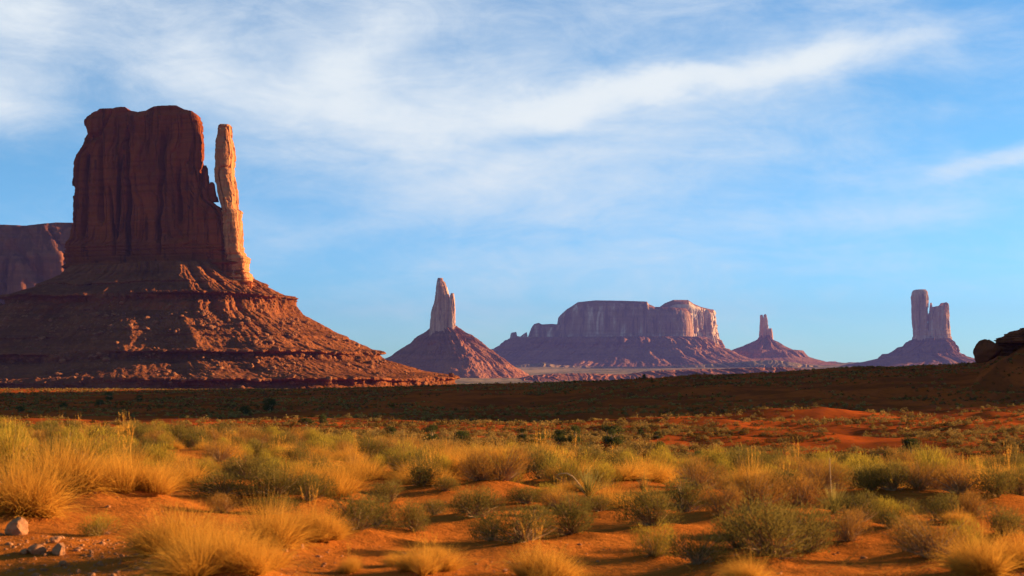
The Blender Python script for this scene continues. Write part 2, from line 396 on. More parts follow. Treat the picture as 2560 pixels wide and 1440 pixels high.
def blocks(s, z, L, H, seed):
    sw = s/L+.4*vn(z/(H*.6), z*0+seed, seed=seed)+.5*vn(s/(L*1.7), s*0+seed, seed=seed+7)+.10*vn(z/(L*.5), s/L, seed=seed+3)
    i = np.floor(sw); zi = np.floor(z/H+3.7*hsh(i, i*0, i*0, seed+11)+.16*vn(s/(L*.3), z/H, seed=seed+2))
    return hsh(i, zi, i*0, seed)
def flutes(L, A, zs=9, seed=0, strata=0, sl=6, band=None):
    def f(s, z, xp, yp):
        wv = fbm(s/(L*2), z/(L*4), o=2, seed=seed+50)*.35
        n1 = vn(s/L+wv, z/(L*zs), seed=seed); n2 = vn(s/(L*.37)+wv, z/(L*zs*.5), seed=seed+1); n3 = vn(s/(L*.13), z/(L*1.3), seed=seed+2)
        a = A*(.28*n1+.55*blocks(s, z, L*.9, L*zs*.8, seed+20)+.32*blocks(s, z, L*.34, L*2.6, seed+21)+.13*blocks(s, z, L*.13, L*.55, seed+22)+.06*n3)
        a = a-A*1.3*np.exp(-(n1/.05)**2)*sst(vn(s/L, z/(L*5), seed=seed+5), -.5, .4)-A*.45*np.exp(-(n2/.06)**2)
        if strata:
            lay = vn(z/sl, z*0+seed); st = strata*(np.round(lay*2)/2)+strata*.4*vn(z/(sl*.3), z*0+3+seed)
            m = 1 if band is None else np.maximum(sst(yp, band[0], band[1]), .22)
            a = a*(1-.55*m)+st*m
        return a
    return f
def gully(L, A, seed=0, rough=1, zs=3):
    def f(s, z, xp, yp):
        wv = fbm(s/(L*3), z/(L*2), o=2, seed=seed+9)*.9
        g = np.abs(vn(s/L+wv, z/(L*zs), seed=seed)); g2 = np.abs(vn(s/(L*.4)+wv*2, z/(L*zs*.4), seed=seed+4))
        return A*(1.5*g-.8)+A*.5*(1.5*g2-.7)+A*.4*rough*fbm(s/(L*.25), z/(L*.2), o=3, seed=seed+2)
    return f
def talus_levels(prof, xc, depth, extra=0):
    return [(y, xc-a, xc+b, (a+b)/2*depth) for (y, a, b) in prof]

# -- the great mitten-shaped butte --------------------------------------------------
D1 = 1620
b1 = w(400, 975, D1)
butte1 = empty('sandstone_butte', b1)
tag(butte1, 'huge dark mitten shaped butte with sunlit thumb spire, towering at the left', 'butte', 'sandstone buttes and spires')
top1 = [(165,289),(224,293),(232,290),(252,282),(258,277),(288,276),(300,272),(322,273),(330,281),(352,285),(372,281),(392,272),(412,269),(448,269),(466,278),(486,282),(494,289),(503,303),(508,318),(520,321)]
top1b = top1
lv = [(730,145,640,52),(712,150,632,50),(690,163,622,50),(668,168,620,48),(640,166,600,46),(618,168,560,44),(606,174,588,42),(596,186,576,40),(560,191,573,39),(520,192,568,38),(500,193,556,38),(489,193,541,38),
      (478,195,529,38),(462,195,522,38),(448,195,517,38),(424,196,511,38),(412,198,505,37),(400,199,506,37),(380,203,507,37),(368,212,508,36),(352,221,509,36),(320,223,508,35),(300,224,504,34),(290,224,501,34),(282,225,499,33),(278,228,496,32)]
def d1(s, z, xp, yp):
    f = flutes(30, 5.5, 6, 3, 2.4, 3.2, (600, 625))(s, z, xp, yp)
    def crack(x0, wd, dep, y0, y1, lean=0):
        c = x0+(yp-500)*lean+3*vn(yp/40, yp*0+x0)
        return -dep*np.exp(-((xp-c)/wd)**2)*sst(yp, y0-20, y0+20)*(1-sst(yp, y1-15, y1+10))
    f = f+crack(329, 5, 17, 340, 640)+crack(306, 4, 12, 400, 600, -.06)+crack(262, 5, 10, 360, 560)+crack(222, 5, 11, 390, 600, -.05)+crack(408, 4, 11, 350, 640, -.03)+crack(456, 4, 9, 420, 560)+crack(288, 3, 10, 480, 640, .08)
    top = 1.6*vn(z/3.0, z*0+7)*(1-sst(yp, 290, 315)); return f*(.35+.65*sst(yp, 280, 310))+top
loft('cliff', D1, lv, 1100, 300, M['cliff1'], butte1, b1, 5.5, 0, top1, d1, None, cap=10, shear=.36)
# small stepped pinnacles between block and thumb
for (lvp, sd) in (([(500,500,524,10),(470,503,524,9),(440,504,523,8),(422,506,521,6),(414,509,517,4)], 1), ([(505,516,545,10),(480,520,541,9),(462,523,538,8),(456,526,534,5)], 2)):
    loft('pinnacle', D1, lvp, 140, 60, M['cliff1'], butte1, b1, 3.4, .1, None, flutes(8, 1.4, 6, sd), None, yoff=-32, cap=4)
lvt = [(770,560,655,56),(716,568,636,50),(694,572,626,45),(690,572,624,42),(665,571,621,40),(645,570,619,39),(638,569,610,36),(628,568,605,44),(600,565,605,42),(560,561,604,40),(530,557,603,38),(523,555,593,36),(490,547,592,34),(470,543,590,32),(440,541,585,30),(400,541,583,28),
       (370,542,581,26),(352,542,577,24),(343,544,575,22),(336,547,575,20),(325,548,575,20),(316,550,575,18),(312,554,572,14)]
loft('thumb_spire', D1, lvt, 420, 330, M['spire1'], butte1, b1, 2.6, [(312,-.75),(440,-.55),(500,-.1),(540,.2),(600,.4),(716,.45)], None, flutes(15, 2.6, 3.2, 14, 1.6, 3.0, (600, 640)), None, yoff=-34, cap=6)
prof1 = [(668,210,190),(690,236,222),(702,262,240),(712,284,262),(724,306,285),(742,360,318),(746,364,330),(762,366,342),(775,388,346),(790,405,356),(815,455,402),(850,525,470),(876,575,520),(882,580,536),(903,590,560),(915,620,595),(932,670,650),(940,722,707),(944,730,720),(961,738,732),(985,790,760),(1010,850,800)]
lvT = talus_levels(prof1, 400, .80)[::-1]
def dT(s, z, xp, yp):
    a = gully(30, 6, 5, .6, 3)(s, z, xp, yp)+gully(75, 8, 305, .3, 2)(s, z, xp, yp)
    ledge = np.exp(-((yp-754)/9)**2)+np.exp(-((yp-893)/12)**2)+np.exp(-((yp-952)/9)**2)
    br = 4.0*np.abs(vn(s/9, z/30, seed=77))+2.2*vn(s/3.2, z/12, seed=78)
    L_ = lambda c, h, o: sst(yp, c-h-5, c-h+1)*(1-sst(yp, c-h+4, c-h+7))*o-sst(yp, c-h+5, c-h+9)*(1-sst(yp, c+h, c+h+9))*o*.5
    pres = sst(vn(s/60, s*0+4, seed=66), -.55, -.1)
    a = a+pres*(L_(754, 9, 9)+L_(893, 11, 10)+L_(952, 8, 8))+L_(718, 5, 2.5)+L_(846, 4, 2.2)*pres
    br = 3.2*blocks(s, z, 11, 14, 301)+1.6*blocks(s, z, 4, 6, 302)
    return a*(1-.35*np.clip(ledge, 0, 1))+ledge*br+1.0*fbm(s/3.5, z/2.2, o=3, seed=79)
def zT(s, z, xp, yp):
    return 7*fbm(s/120, s*0+2.2, o=3, seed=61)+.9*fbm(s/3, z/3, o=2, seed=62)*sst(yp, 690, 720)
talus1, VT = loft('talus_slope', D1, lvT, 1400, 540, M['talus1'], butte1, b1, 2.25, 0, None, dT, zT, yoff=4, cap=3)

# -- shaded mesa behind it at the far left -------------------------------------------
D0 = 3000; b0 = w(-300, 830, D0)
mesa0 = empty('mesa', b0); tag(mesa0, 'long flat topped mesa in shadow behind the mitten butte, at the left edge', 'mesa', 'sandstone buttes and spires')
loft('cliff', D0, [(900,-1500,480,340),(780,-1450,430,300),(690,-1420,400,270),(640,-1410,390,262),(628,-1400,380,250),(600,-1385,362,235),(590,-1380,358,232),(575,-1370,345,222),(568,-1366,340,220),(556,-1362,336,216)], 700, 170, M['mesa0'], mesa0, b0, 3.5, 0,
     [(-1500,581),(0,581),(60,578),(120,580),(190,571),(360,570)], lambda s, z, xp, yp: flutes(95, 20, 5, 33, 5, 14, (640, 560))(s, z, xp, yp), None, yoff=420, cap=4)

# -- lone fingered spire --------------------------------------------------------------
D2 = 6400; b2 = w(1110, 965, D2)
butte2 = empty('sandstone_spire', b2); tag(butte2, 'lone pale spire with a shorter finger on a conical talus hill, right of the mitten', 'butte', 'sandstone buttes and spires')
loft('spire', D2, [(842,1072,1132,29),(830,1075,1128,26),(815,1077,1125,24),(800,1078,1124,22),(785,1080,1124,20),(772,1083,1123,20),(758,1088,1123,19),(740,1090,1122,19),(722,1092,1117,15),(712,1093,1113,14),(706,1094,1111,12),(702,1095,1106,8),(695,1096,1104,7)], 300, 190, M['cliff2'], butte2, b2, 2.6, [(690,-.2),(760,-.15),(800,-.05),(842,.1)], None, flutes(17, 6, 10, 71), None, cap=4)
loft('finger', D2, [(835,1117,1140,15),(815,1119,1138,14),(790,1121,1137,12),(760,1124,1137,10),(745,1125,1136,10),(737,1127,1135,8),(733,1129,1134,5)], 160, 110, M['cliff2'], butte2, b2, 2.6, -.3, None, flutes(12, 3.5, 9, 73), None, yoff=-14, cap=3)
pr2 = [(812,10,12),(820,28,28),(832,44,50),(846,66,74),(862,84,98),(884,120,130),(890,126,136),(902,150,152),(925,200,186),(945,240,218),(962,275,250),(985,310,290)]
def dT2(s, z, xp, yp):
    a = gully(62, 20, 15, .8, 2.2)(s, z, xp, yp); led = np.exp(-((yp-890)/8)**2)+.8*np.exp(-((yp-850)/5)**2)
    return a+led*(10*np.abs(vn(s/14, z/90, seed=81))-3)+3*fbm(s/9, z/9, o=3, seed=82)
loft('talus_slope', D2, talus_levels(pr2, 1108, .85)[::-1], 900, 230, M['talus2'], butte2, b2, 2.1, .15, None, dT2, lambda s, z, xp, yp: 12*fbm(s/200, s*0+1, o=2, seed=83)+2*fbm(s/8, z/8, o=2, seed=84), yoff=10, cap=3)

# -- big far mesa ------------------------------------------------------------------------
D3 = 11200; b3 = w(1530, 912, D3)
mesa3 = empty('mesa', b3); tag(mesa3, 'broad far mesa, shaded purple at left with sunlit fluted cliffs at right', 'mesa', 'sandstone buttes and spires')
top3 = [(1270,839),(1277,836),(1279,832),(1285,832),(1290,831),(1292,841),(1300,843),(1308,837),(1316,832),(1318,845),(1322,839),(1329,819),(1334,813),(1345,810),(1352,814),(1375,813),(1390,814),(1398,807),(1399,791),(1410,779),(1430,767),(1438,761),(1480,757),(1540,758),(1600,760),(1603,760),(1607,766),(1622,773),(1640,772),(1655,766),(1672,754),(1708,754),(1722,763),(1740,770),(1765,775),(1783,775),(1788,785)]
def d3(s, z, xp, yp):
    lit = sst(xp, 1585, 1625)
    a = flutes(100, 36, 14, 91)(s, z, xp, yp); b = flutes(150, 6, 10, 92, 5, 22, (800, 755))(s, z, xp, yp)
    return a*lit*sst(yp, 762, 778)+b*(1-lit)
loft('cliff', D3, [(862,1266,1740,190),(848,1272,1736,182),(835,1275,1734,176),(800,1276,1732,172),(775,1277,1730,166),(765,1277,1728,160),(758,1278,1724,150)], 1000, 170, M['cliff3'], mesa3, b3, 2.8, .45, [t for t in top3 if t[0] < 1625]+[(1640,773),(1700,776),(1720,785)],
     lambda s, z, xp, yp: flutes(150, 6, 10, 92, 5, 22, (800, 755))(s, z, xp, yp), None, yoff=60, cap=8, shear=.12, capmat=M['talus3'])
loft('fluted_cliff', D3, [(862,1603,1796,150),(848,1605,1791,142),(835,1606,1788,136),(800,1607,1787,132),(775,1609,1785,124),(768,1611,1784,116),(764,1615,1781,100)], 1000, 170, M['cliff3_sunlit'], mesa3, b3, 2.3, -.30, [(1600,776)]+[t for t in top3 if t[0] > 1600],
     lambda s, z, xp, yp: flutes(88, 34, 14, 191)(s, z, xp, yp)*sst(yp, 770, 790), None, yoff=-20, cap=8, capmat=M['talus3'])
pr3 = [(845,248,246),(852,262,262),(862,275,274),(872,290,284),(874,300,288),(880,318,300),(886,330,306),(896,352,330),(906,390,360),(918,460,400),(935,520,460)]
loft('talus_slope', D3, talus_levels(pr3, 1530, .85)[::-1], 1000, 120, M['talus3'], mesa3, b3, 2.4, .3, None, lambda s, z, xp, yp: gully(120, 42, 95, .7, 1.6)(s, z, xp, yp)+8*fbm(s/20, z/20, o=2, seed=96), lambda s, z, xp, yp: 4*fbm(s/14, z/14, o=2, seed=97), yoff=30, cap=3)

# -- small far spire -----------------------------------------------------------------------
D4 = 11900; b4 = w(1914, 905, D4)
butte4 = empty('sandstone_spire', b4); tag(butte4, 'small distant forked spire on a low stepped hill, right of the far mesa', 'butte', 'sandstone buttes and spires')
loft('spire', D4, [(862,1896,1923,9),(845,1898,1921,9),(830,1899,1921,8),(815,1900,1920,8),(800,1901,1919,7),(790,1901,1917,6),(787,1902,1916,5)], 150, 90, M['cliff2'], butte4, b4, 3, -.1, [(1895,787),(1902,787),(1906,787),(1907.5,797),(1909,797),(1910,788),(1913,785),(1916,788),(1925,792)], flutes(22, 7, 8, 101), None, cap=4)
loft('finger', D4, [(866,1914,1934,9),(845,1916,1932,8),(830,1917,1930,7),(824,1918,1929,6),(821,1921,1928,4)], 110, 50, M['cliff2'], butte4, b4, 3.2, .1, None, flutes(20, 6, 8, 103), None, cap=3)
pr4 = [(838,14,10),(848,20,18),(858,36,32),(866,58,44),(874,78,62),(876,84,88),(882,96,98),(893,106,108),(897,140,120),(908,200,160),(925,260,240)]
loft('talus_slope', D4, talus_levels(pr4, 1914, .9)[::-1], 500, 100, M['talus3'], butte4, b4, 2.3, .1, None, lambda s, z, xp, yp: gully(90, 22, 105, .7, 1.5)(s, z, xp, yp), None, cap=3)

# -- twin towered butte ----------------------------------------------------------------------
D5 = 10500; b5 = w(2325, 915, D5)
butte5 = empty('sandstone_butte', b5); tag(butte5, 'distant twin towered castle shaped butte near the right edge', 'butte', 'sandstone buttes and spires')
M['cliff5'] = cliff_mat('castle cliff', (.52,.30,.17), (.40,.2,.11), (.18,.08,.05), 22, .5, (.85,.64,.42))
def d5(sd):
    fl = flutes(34, 13, 9, sd); return lambda s, z, xp, yp: fl(s, z, xp, yp)*(.4+.6*sst(yp, 735, 745)*(1-sst(yp, 812, 826)))*.75-3+3.5*np.round(2*vn(z/9, z*0))/2*sst(yp, 815, 826)
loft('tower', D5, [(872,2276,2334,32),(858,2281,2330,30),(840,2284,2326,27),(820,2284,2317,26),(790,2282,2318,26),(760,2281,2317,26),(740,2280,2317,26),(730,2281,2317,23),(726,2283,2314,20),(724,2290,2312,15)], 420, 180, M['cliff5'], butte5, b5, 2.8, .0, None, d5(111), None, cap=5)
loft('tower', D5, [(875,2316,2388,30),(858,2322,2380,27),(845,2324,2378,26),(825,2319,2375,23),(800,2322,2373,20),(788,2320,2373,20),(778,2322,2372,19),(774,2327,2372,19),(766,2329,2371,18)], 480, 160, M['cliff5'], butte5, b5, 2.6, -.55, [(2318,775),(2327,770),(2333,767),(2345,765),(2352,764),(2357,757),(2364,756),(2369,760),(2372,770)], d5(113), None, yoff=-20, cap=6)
loft('pinnacle', D5, [(840,2318,2334,12),(800,2322,2332,9),(775,2324,2331,7),(762,2325,2330,5),(757,2326,2329,4)], 80, 50, M['cliff5'], butte5, b5, 2.6, -.2, None, None, None, yoff=-40, cap=3)
pr5 = [(846,38,52),(856,52,60),(866,62,66),(868,72,67),(872,78,70),(884,94,72),(885,108,76),(890,111,80),(896,122,100),(904,150,125),(912,200,150),(930,280,220)]
loft('talus_slope', D5, talus_levels(pr5, 2322, .9)[::-1], 700, 130, M['talus3'], butte5, b5, 2.4, .2, None, lambda s, z, xp, yp: gully(70, 26, 115, .7, 1.8)(s, z, xp, yp)+np.exp(-((yp-887)/6)**2)*14*np.abs(vn(s/30, z*0, seed=5)), None, cap=3)

# -- low hazy hills between the last two, and the badland bluff on the plain -------------------
def ridge_obj(name, D, pts, depth, mat_, amp, N=500, seed=0):
    xs, ys = zip(*pts); x = np.linspace(xs[0], xs[-1], N); y = np.interp(x, xs, ys)+amp*fbm(x/9, x*0+seed, o=3)
    rows = []
    for k, t in enumerate(np.linspace(-1, 1, 60)):
        g = np.sqrt(np.maximum(0, 1-abs(t)))**1.3
        gul = np.abs(vn(x/11+2*fbm(x/40, t*2+x*0, o=2), t*1.5+x*0, seed=seed))
        yy = 955+(y-955)*g; S = (D+t*depth+abs(t)*gul*depth*.35*(1-abs(t))*3)/F
        rows.append(np.stack([(x-1280)*D/F, S*F, CZ+(YH-yy)*D/F+0*x], -1))
    return link(name, mesh_np(name, np.array(rows), grid_faces(60, N)), mat_)
tag(ridge_obj('hills', 13000, [(1960,925),(2030,906),(2080,903),(2110,906),(2145,905),(2165,907),(2200,909),(2300,912),(2600,915),(2900,930)], 500, M['talus3'], 1.2, 400, 3), kind='structure')
tag(ridge_obj('badland_hills', 6000, [(1240,958),(1330,938),(1380,934),(1460,933),(1560,936),(1620,927),(1700,924),(1800,921),(1900,918),(1960,917),(2010,921),(2080,927),(2180,945)], 420, M['talus2'], 1.0, 1400, 6), kind='structure')
tag(ridge_obj('green_hills', 9800, [(1200,930),(1290,912),(1335,909),(1360,905),(1385,911),(1420,913),(1600,917),(1800,908),(1880,902),(1935,899),(1985,906),(2040,914),(2150,930)], 300, M['plain'], .6, 500, 9), kind='structure')

# -- rock outcrop and skyline boulder on the right hill -----------------------------------------
def rockmesh(name, seed, sub=3, amp=.28, flat=None):
    import bmesh
    bm = bmesh.new(); bmesh.ops.create_icosphere(bm, subdivisions=sub, radius=1)
    P = np.array([v.co[:] for v in bm.verts]); rg = np.random.default_rng(seed)
    for k in range(9):                                        # planar breaks
        n = rg.normal(size=3); n /= np.linalg.norm(n); c = rg.uniform(.55, .85)*(flat or 1)**.5; dd = P@n
        P = P-np.maximum(0, dd-c)[:, None]*n*.92
    P = P*(1+amp*fbm(P[:, 0]*1.6+seed, P[:, 1]*1.6, P[:, 2]*1.6, o=3, seed=seed))[:, None]
    P = P*(1+.05*fbm(P[:, 0]*7+seed, P[:, 1]*7, P[:, 2]*7, o=2, seed=seed))[:, None]
    P[:, 2] -= P[:, 2].min(); P[:, 2] /= P[:, 2].max(); m = np.abs(P[:, :2]).max(); P[:, :2] /= 2*m
    for v, q in zip(bm.verts, P): v.co = q
    me = bpy.data.meshes.new(name); bm.to_mesh(me); bm.free(); return me
Db = 352
X_, Y_, Z_ = w(2463, 912, Db)
me = rockmesh('skyline_boulder', 9, 4, .14, .75); o = link('boulder', me, M['rock_dark'], None, (X_, Y_, Z_))
o.scale = (70/F*Db, 60/F*Db, 64/F*Db); o.rotation_euler = (.1, math.radians(-10), 2.2)
tag(o, 'big dark round boulder perched on the skyline at the right edge', 'boulder')
bo = w(2560, 880, 356)
outc = empty('rock_outcrop', bo); tag(outc, 'dark layered rock ledge capping the hill in the upper right corner of the ground', 'rock outcrop')
def do(s, z, xp, yp): return 1.1*blocks(s, z, 3.2, 1.1, 5)+1.3*np.round(2*vn(z/.55, z*0+3))/2+.8*fbm(s/2.2, z/1.5, o=3, seed=5)+.8*vn(s/5, z/9, seed=6)
loft('ledge', 356, [(890,2478,2760,80),(872,2488,2755,76),(862,2496,2750,74),(850,2499,2745,72),(838,2500,2740,68),(832,2520,2730,55),(826,2545,2720,40)], 500, 70, M['rock_dark'], outc, bo, 3.2, -.2, [(2470,832),(2500,838),(2530,831),(2548,824),(2600,812),(2700,800),(2760,800)], do, None, yoff=2, cap=5)
o, _ = loft('slab', 356, [(858,2500,2640,60),(853,2496,2640,64),(850,2503,2640,62),(846,2498,2640,60),(843,2508,2640,50)], 260, 30, M['rock_dark'], outc, bo, 3.5, -.2, None, lambda s, z, xp, yp: .5*fbm(s/1.5, z/2, o=3, seed=8), None, yoff=-3, cap=4)

# ------------------------------------------------------------------ plants: prototypes (unit: metres)
def ribbons(P, wd, attrs=None):
    # P: (n, k, 3) centre lines; returns V, F for flat ribbons of tapering width
    n, k, _ = P.shape; side = RNG.normal(size=(n, 3)); side[:, 2] *= .3
    d = P[:, -1]-P[:, 0]; side = np.cross(d, side); side /= np.linalg.norm(side, axis=1)[:, None]+1e-9
    ws = np.asarray(wd)*(np.ones(n)[:, None])*np.linspace(1, .18, k)[None, :]
    A = P-side[:, None, :]*ws[..., None]/2; B = P+side[:, None, :]*ws[..., None]/2
    V = np.stack([A, B], 2).reshape(-1, 3)
    b = (np.arange(n)*k*2)[:, None]+(np.arange(k-1)*2)[None, :]
    Fc = np.stack([b, b+1, b+3, b+2], -1).reshape(-1, 4)
    return V, Fc
def lf_attr(n, per): return np.repeat(RNG.random(n)**2, per)
def grass_mesh(name, n=1500, R=.5, H=.55, seed=0, wd=.0036, spread=.95):
    m = 11; ca = RNG.uniform(0, 2*PI, m); cr = R*.80*np.sqrt(RNG.random(m)); cx, cy = cr*np.cos(ca), cr*np.sin(ca); ch = RNG.uniform(.55, 1.05, m)*(1-.45*(cr/R)**2); cw = RNG.uniform(.10, .22, m)*R
    j = RNG.integers(0, m, n); a = RNG.uniform(0, 2*PI, n); q = RNG.random(n)**.6
    bx = cx[j]+cw[j]*q*np.cos(a); by = cy[j]+cw[j]*q*np.sin(a)
    dx = np.cos(a)*q*.75+bx/R*.65+RNG.normal(0, .16, n); dy = np.sin(a)*q*.75+by/R*.65+RNG.normal(0, .16, n)
    t = np.clip(np.hypot(dx, dy)*spread, 0, 1.45); az = np.arctan2(dy, dx)
    L = H*ch[j]*(.35+.72*RNG.random(n)**.8)
    k = 5; s = np.linspace(0, 1, k)[None, :]
    droop = RNG.random((n, 1))**3
    out = np.sin(t)[:, None]*s*L[:, None]*(1+.4*s*droop)
    up = np.cos(t)[:, None]*s*L[:, None]-(.08*t[:, None]+.38*droop)*L[:, None]*s**3
    wob = RNG.normal(0, .05, (n, 1))*s**2; w2 = RNG.normal(0, .03, (n, 1))*s**2
    P = np.stack([bx[:, None]+out*np.cos(az)[:, None]+wob, by[:, None]+out*np.sin(az)[:, None]+w2, up-.02], -1)
    V, Fc = ribbons(P, wd); per = k*2
    tip = np.tile(np.repeat(np.linspace(0, 1, k)**1.2, 2), n)
    return mesh_np(name, V, Fc, False, {'lf': lf_attr(n, per), 'tipness': tip})
def shrub_meshes(name, R=.5, H=.5, n=2600, ll=.035, lw=.009, lobes=9, seed=0, up=.6, twigs=60):
    rg = np.random.default_rng(seed)
    la = rg.uniform(0, 2*PI, lobes); lr = rg.uniform(.1, .78, lobes)*R; lz = (.18+.46*rg.random(lobes)*(1-(lr/R)**2))*H; ls = rg.uniform(.3, .46, lobes)*min(R, H*1.1)
    C = np.stack([lr*np.cos(la), lr*np.sin(la), lz], -1)
    pick = rg.integers(0, lobes, n); v = rg.normal(size=(n, 3)); v /= np.linalg.norm(v, axis=1)[:, None]
    rad = ls[pick]*(.55+.5*rg.random(n)**.5)*(1+.25*rg.normal(size=n)*.6)
    P0 = C[pick]+v*rad[:, None]*np.array([1, 1, .85]); P0[:, 2] = np.abs(P0[:, 2])+.01
    out = P0*np.array([1, 1, .4]); out /= np.linalg.norm(out, axis=1)[:, None]+1e-9
    d = out*(.7)+np.array([0, 0, up])+rg.normal(0, .45, (n, 3)); d /= np.linalg.norm(d, axis=1)[:, None]
    L = ll*(.6+.9*rg.random(n)); P = np.stack([P0, P0+d*L[:, None]*.5, P0+d*L[:, None]], 1)
    V, Fc = ribbons(P, lw)
    tip = np.repeat(np.clip((P0[:, 2]/H-.35)*1.2+rg.normal(0, .15, n), 0, 1), 6)
    fol = mesh_np(name+'_foliage', V, Fc, False, {'lf': lf_attr(n, 6), 'tipness': tip})
    # stems
    T = P0[rg.integers(0, n, twigs)]*rg.uniform(.8, 1.14, (twigs, 1)); k = 4; s = np.linspace(0, 1, k)[None, :, None]
    b = rg.normal(0, .04*R, (twigs, 1, 3)); b[..., 2] = -.03
    Q = b*(1-s)+T[:, None, :]*s; Q[..., 2] = b[..., 2]*(1-s[..., 0])+T[:, 2][:, None]*s[..., 0]**.8
    Q = Q+rg.normal(0, .012, Q.shape)*s*(1-s)*4
    V1, F1 = ribbons(Q, .012*R/.5); V2, F2 = ribbons(Q, .012*R/.5)
    st = mesh_np(name+'_stems', np.concatenate([V1, V2]), np.concatenate([F1, F2+len(V1)]), False, {'lf': lf_attr(2*twigs, 2*k)})
    return fol, st
PROTO = {}
def proto(kind, name, parts):
    e = empty(name, (0, 0, 0))
    for (pn, me, m) in parts: link(pn, me, m, e)
    PROTO.setdefault(kind, []).append(e); return e
def stalks_mesh(name, n=14, R=.25, H=.8, seed=0):
    rg = np.random.default_rng(seed); a = rg.uniform(0, 2*PI, n); t = rg.uniform(0, .35, n); L = H*rg.uniform(.75, 1.1, n); k = 5; s = np.linspace(0, 1, k)[None, :]
    P = np.stack([np.sin(t)[:, None]*s*L[:, None]*np.cos(a)[:, None], np.sin(t)[:, None]*s*L[:, None]*np.sin(a)[:, None], s*np.cos(t)[:, None]*L[:, None]], -1)
    P[:, :, :2] += rg.normal(0, R*.2, (n, 1, 2)); V, Fc = ribbons(P, .004)
    # seed heads: small leaves along the last third
    m = n*14; j = rg.integers(0, n, m); q = rg.uniform(.72, 1, m); base = P[j, 0]+(P[j, -1]-P[j, 0])*q[:, None]
    d = rg.normal(0, .012, (m, 3))+np.array([0, 0, .022]); Pq = np.stack([base, base+d*.5, base+d], 1); V2, F2 = ribbons(Pq, .006)
    return mesh_np(name, np.concatenate([V, V2]), np.concatenate([Fc, F2+len(V)]), False, {'lf': np.concatenate([lf_attr(n, 2*k), lf_attr(m, 6)]), 'tipness': np.ones(len(V)+len(V2))})
for i in range(4):
    parts = [('blades', grass_mesh('grass_blades', 2600, .5, .62, i, .0038, [.95, .8, 1.1, .7][i]), M['grass'])]
    if i in (1, 3): parts.append(('seed_stalks', stalks_mesh('seed_stalks', 12, .3, .66, i), M['grass']))
    proto('grass', 'grass_clump', parts)
for i in range(5):
    f, s = shrub_meshes('sagebrush', .5, .55, 3400, .036, .0075, 10, 20+i, .6, 90)
    proto('sage', 'sagebrush', [('foliage', f, M['sage']), ('stems', s, M['stem'])])
for i in range(3):
    f, s = shrub_meshes('rabbitbrush', .5, .55, 3400, .05, .0055, 8, 40+i, 1.3, 130)
    proto('rabbit', 'rabbitbrush', [('foliage', f, M['rabbit']), ('stems', s, M['stem'])])
for i in range(3):
    f, s = shrub_meshes('dry_bush', .5, .55, 3000, .05, .0045, 11, 60+i, .9, 160)
    proto('dry', 'dry_bush', [('foliage', f, M['dry']), ('stems', s, M['stem'])])
def yucca_mesh(name, n=90, H=.6, seed=0):
    rg = np.random.default_rng(seed); a = rg.uniform(0, 2*PI, n); t = rg.uniform(.02, .95, n)**1; L = H*rg.uniform(.7, 1.05, n); k = 5; s = np.linspace(0, 1, k)[None, :]
    o_ = np.sin(t)[:, None]*s*L[:, None]; P = np.stack([o_*np.cos(a)[:, None], o_*np.sin(a)[:, None], s*np.cos(t)[:, None]*L[:, None]-.12*L[:, None]*s**3*t[:, None]], -1)
    V, Fc = ribbons(P, .013); return mesh_np(name, V, Fc, False, {'lf': lf_attr(n, 2*k), 'tipness': np.tile(np.repeat(np.linspace(0, 1, k)**3, 2), n)})
def tube(pts, r0, r1, ns=7):
    P = np.array(pts, float); k = len(P); rows = []
    for i in range(k):
        d = P[min(i+1, k-1)]-P[max(i-1, 0)]; d /= np.linalg.norm(d); a = np.cross(d, [0.3, 1, .2]); a /= np.linalg.norm(a); b = np.cross(d, a); r = r0+(r1-r0)*i/(k-1)
        t = np.linspace(0, 2*PI, ns, endpoint=False); rows.append(P[i]+r*(np.cos(t)[:, None]*a+np.sin(t)[:, None]*b))
    V = np.concatenate(rows); return V, grid_faces(k, ns, True)
def merge(parts):
    V = []; Fs = []; n = 0
    for v, f in parts: V.append(v); Fs.append(f+n); n += len(v)
    return np.concatenate(V), np.concatenate(Fs)
def juniper_meshes(name, seed, W=1.0, H=1.0, n=5200, trunk=.25):
    rg = np.random.default_rng(seed); lobes = 26
    la = rg.uniform(0, 2*PI, lobes); hz = rg.uniform(.12+trunk*.5, .86, lobes)*H; wr = np.sqrt(np.clip(1-((hz/H-.42)/.58)**2, .05, 1))
    lr = rg.uniform(.15, .78, lobes)*W/2*wr; C = np.stack([lr*np.cos(la), lr*np.sin(la), hz], -1); ls = rg.uniform(.10, .19, lobes)*W
    pick = rg.integers(0, lobes, n); v = rg.normal(size=(n, 3)); v /= np.linalg.norm(v, axis=1)[:, None]
    P0 = C[pick]+v*(ls[pick]*(.5+.6*rg.random(n)))[:, None]; d = v*.6+rg.normal(0, .5, (n, 3))+[0, 0, .5]; d /= np.linalg.norm(d, axis=1)[:, None]
    L = .038*(.6+.8*rg.random(n)); P = np.stack([P0, P0+d*L[:, None]*.5, P0+d*L[:, None]], 1); V, Fc = ribbons(P, .02)
    cr = mesh_np(name+'_crown', V, Fc, False, {'lf': lf_attr(n, 6), 'tipness': np.repeat(rg.random(n)*.8, 6)})
    tb = [tube([(0, 0, -.05), (.02, .01, .2), (-.01, .02, .42), (.03, 0, .7)], .05*W, .015)]
    for k in range(9):
        c = C[k]; tb.append(tube([(0, 0, .08+.05*k), (c[0]*.5, c[1]*.5, c[2]*.6), tuple(c)], .022, .006, 5))
    V, Fc = merge(tb); tr = mesh_np(name+'_trunk', V, Fc, False, {'lf': np.zeros(len(V))})
    return cr, tr
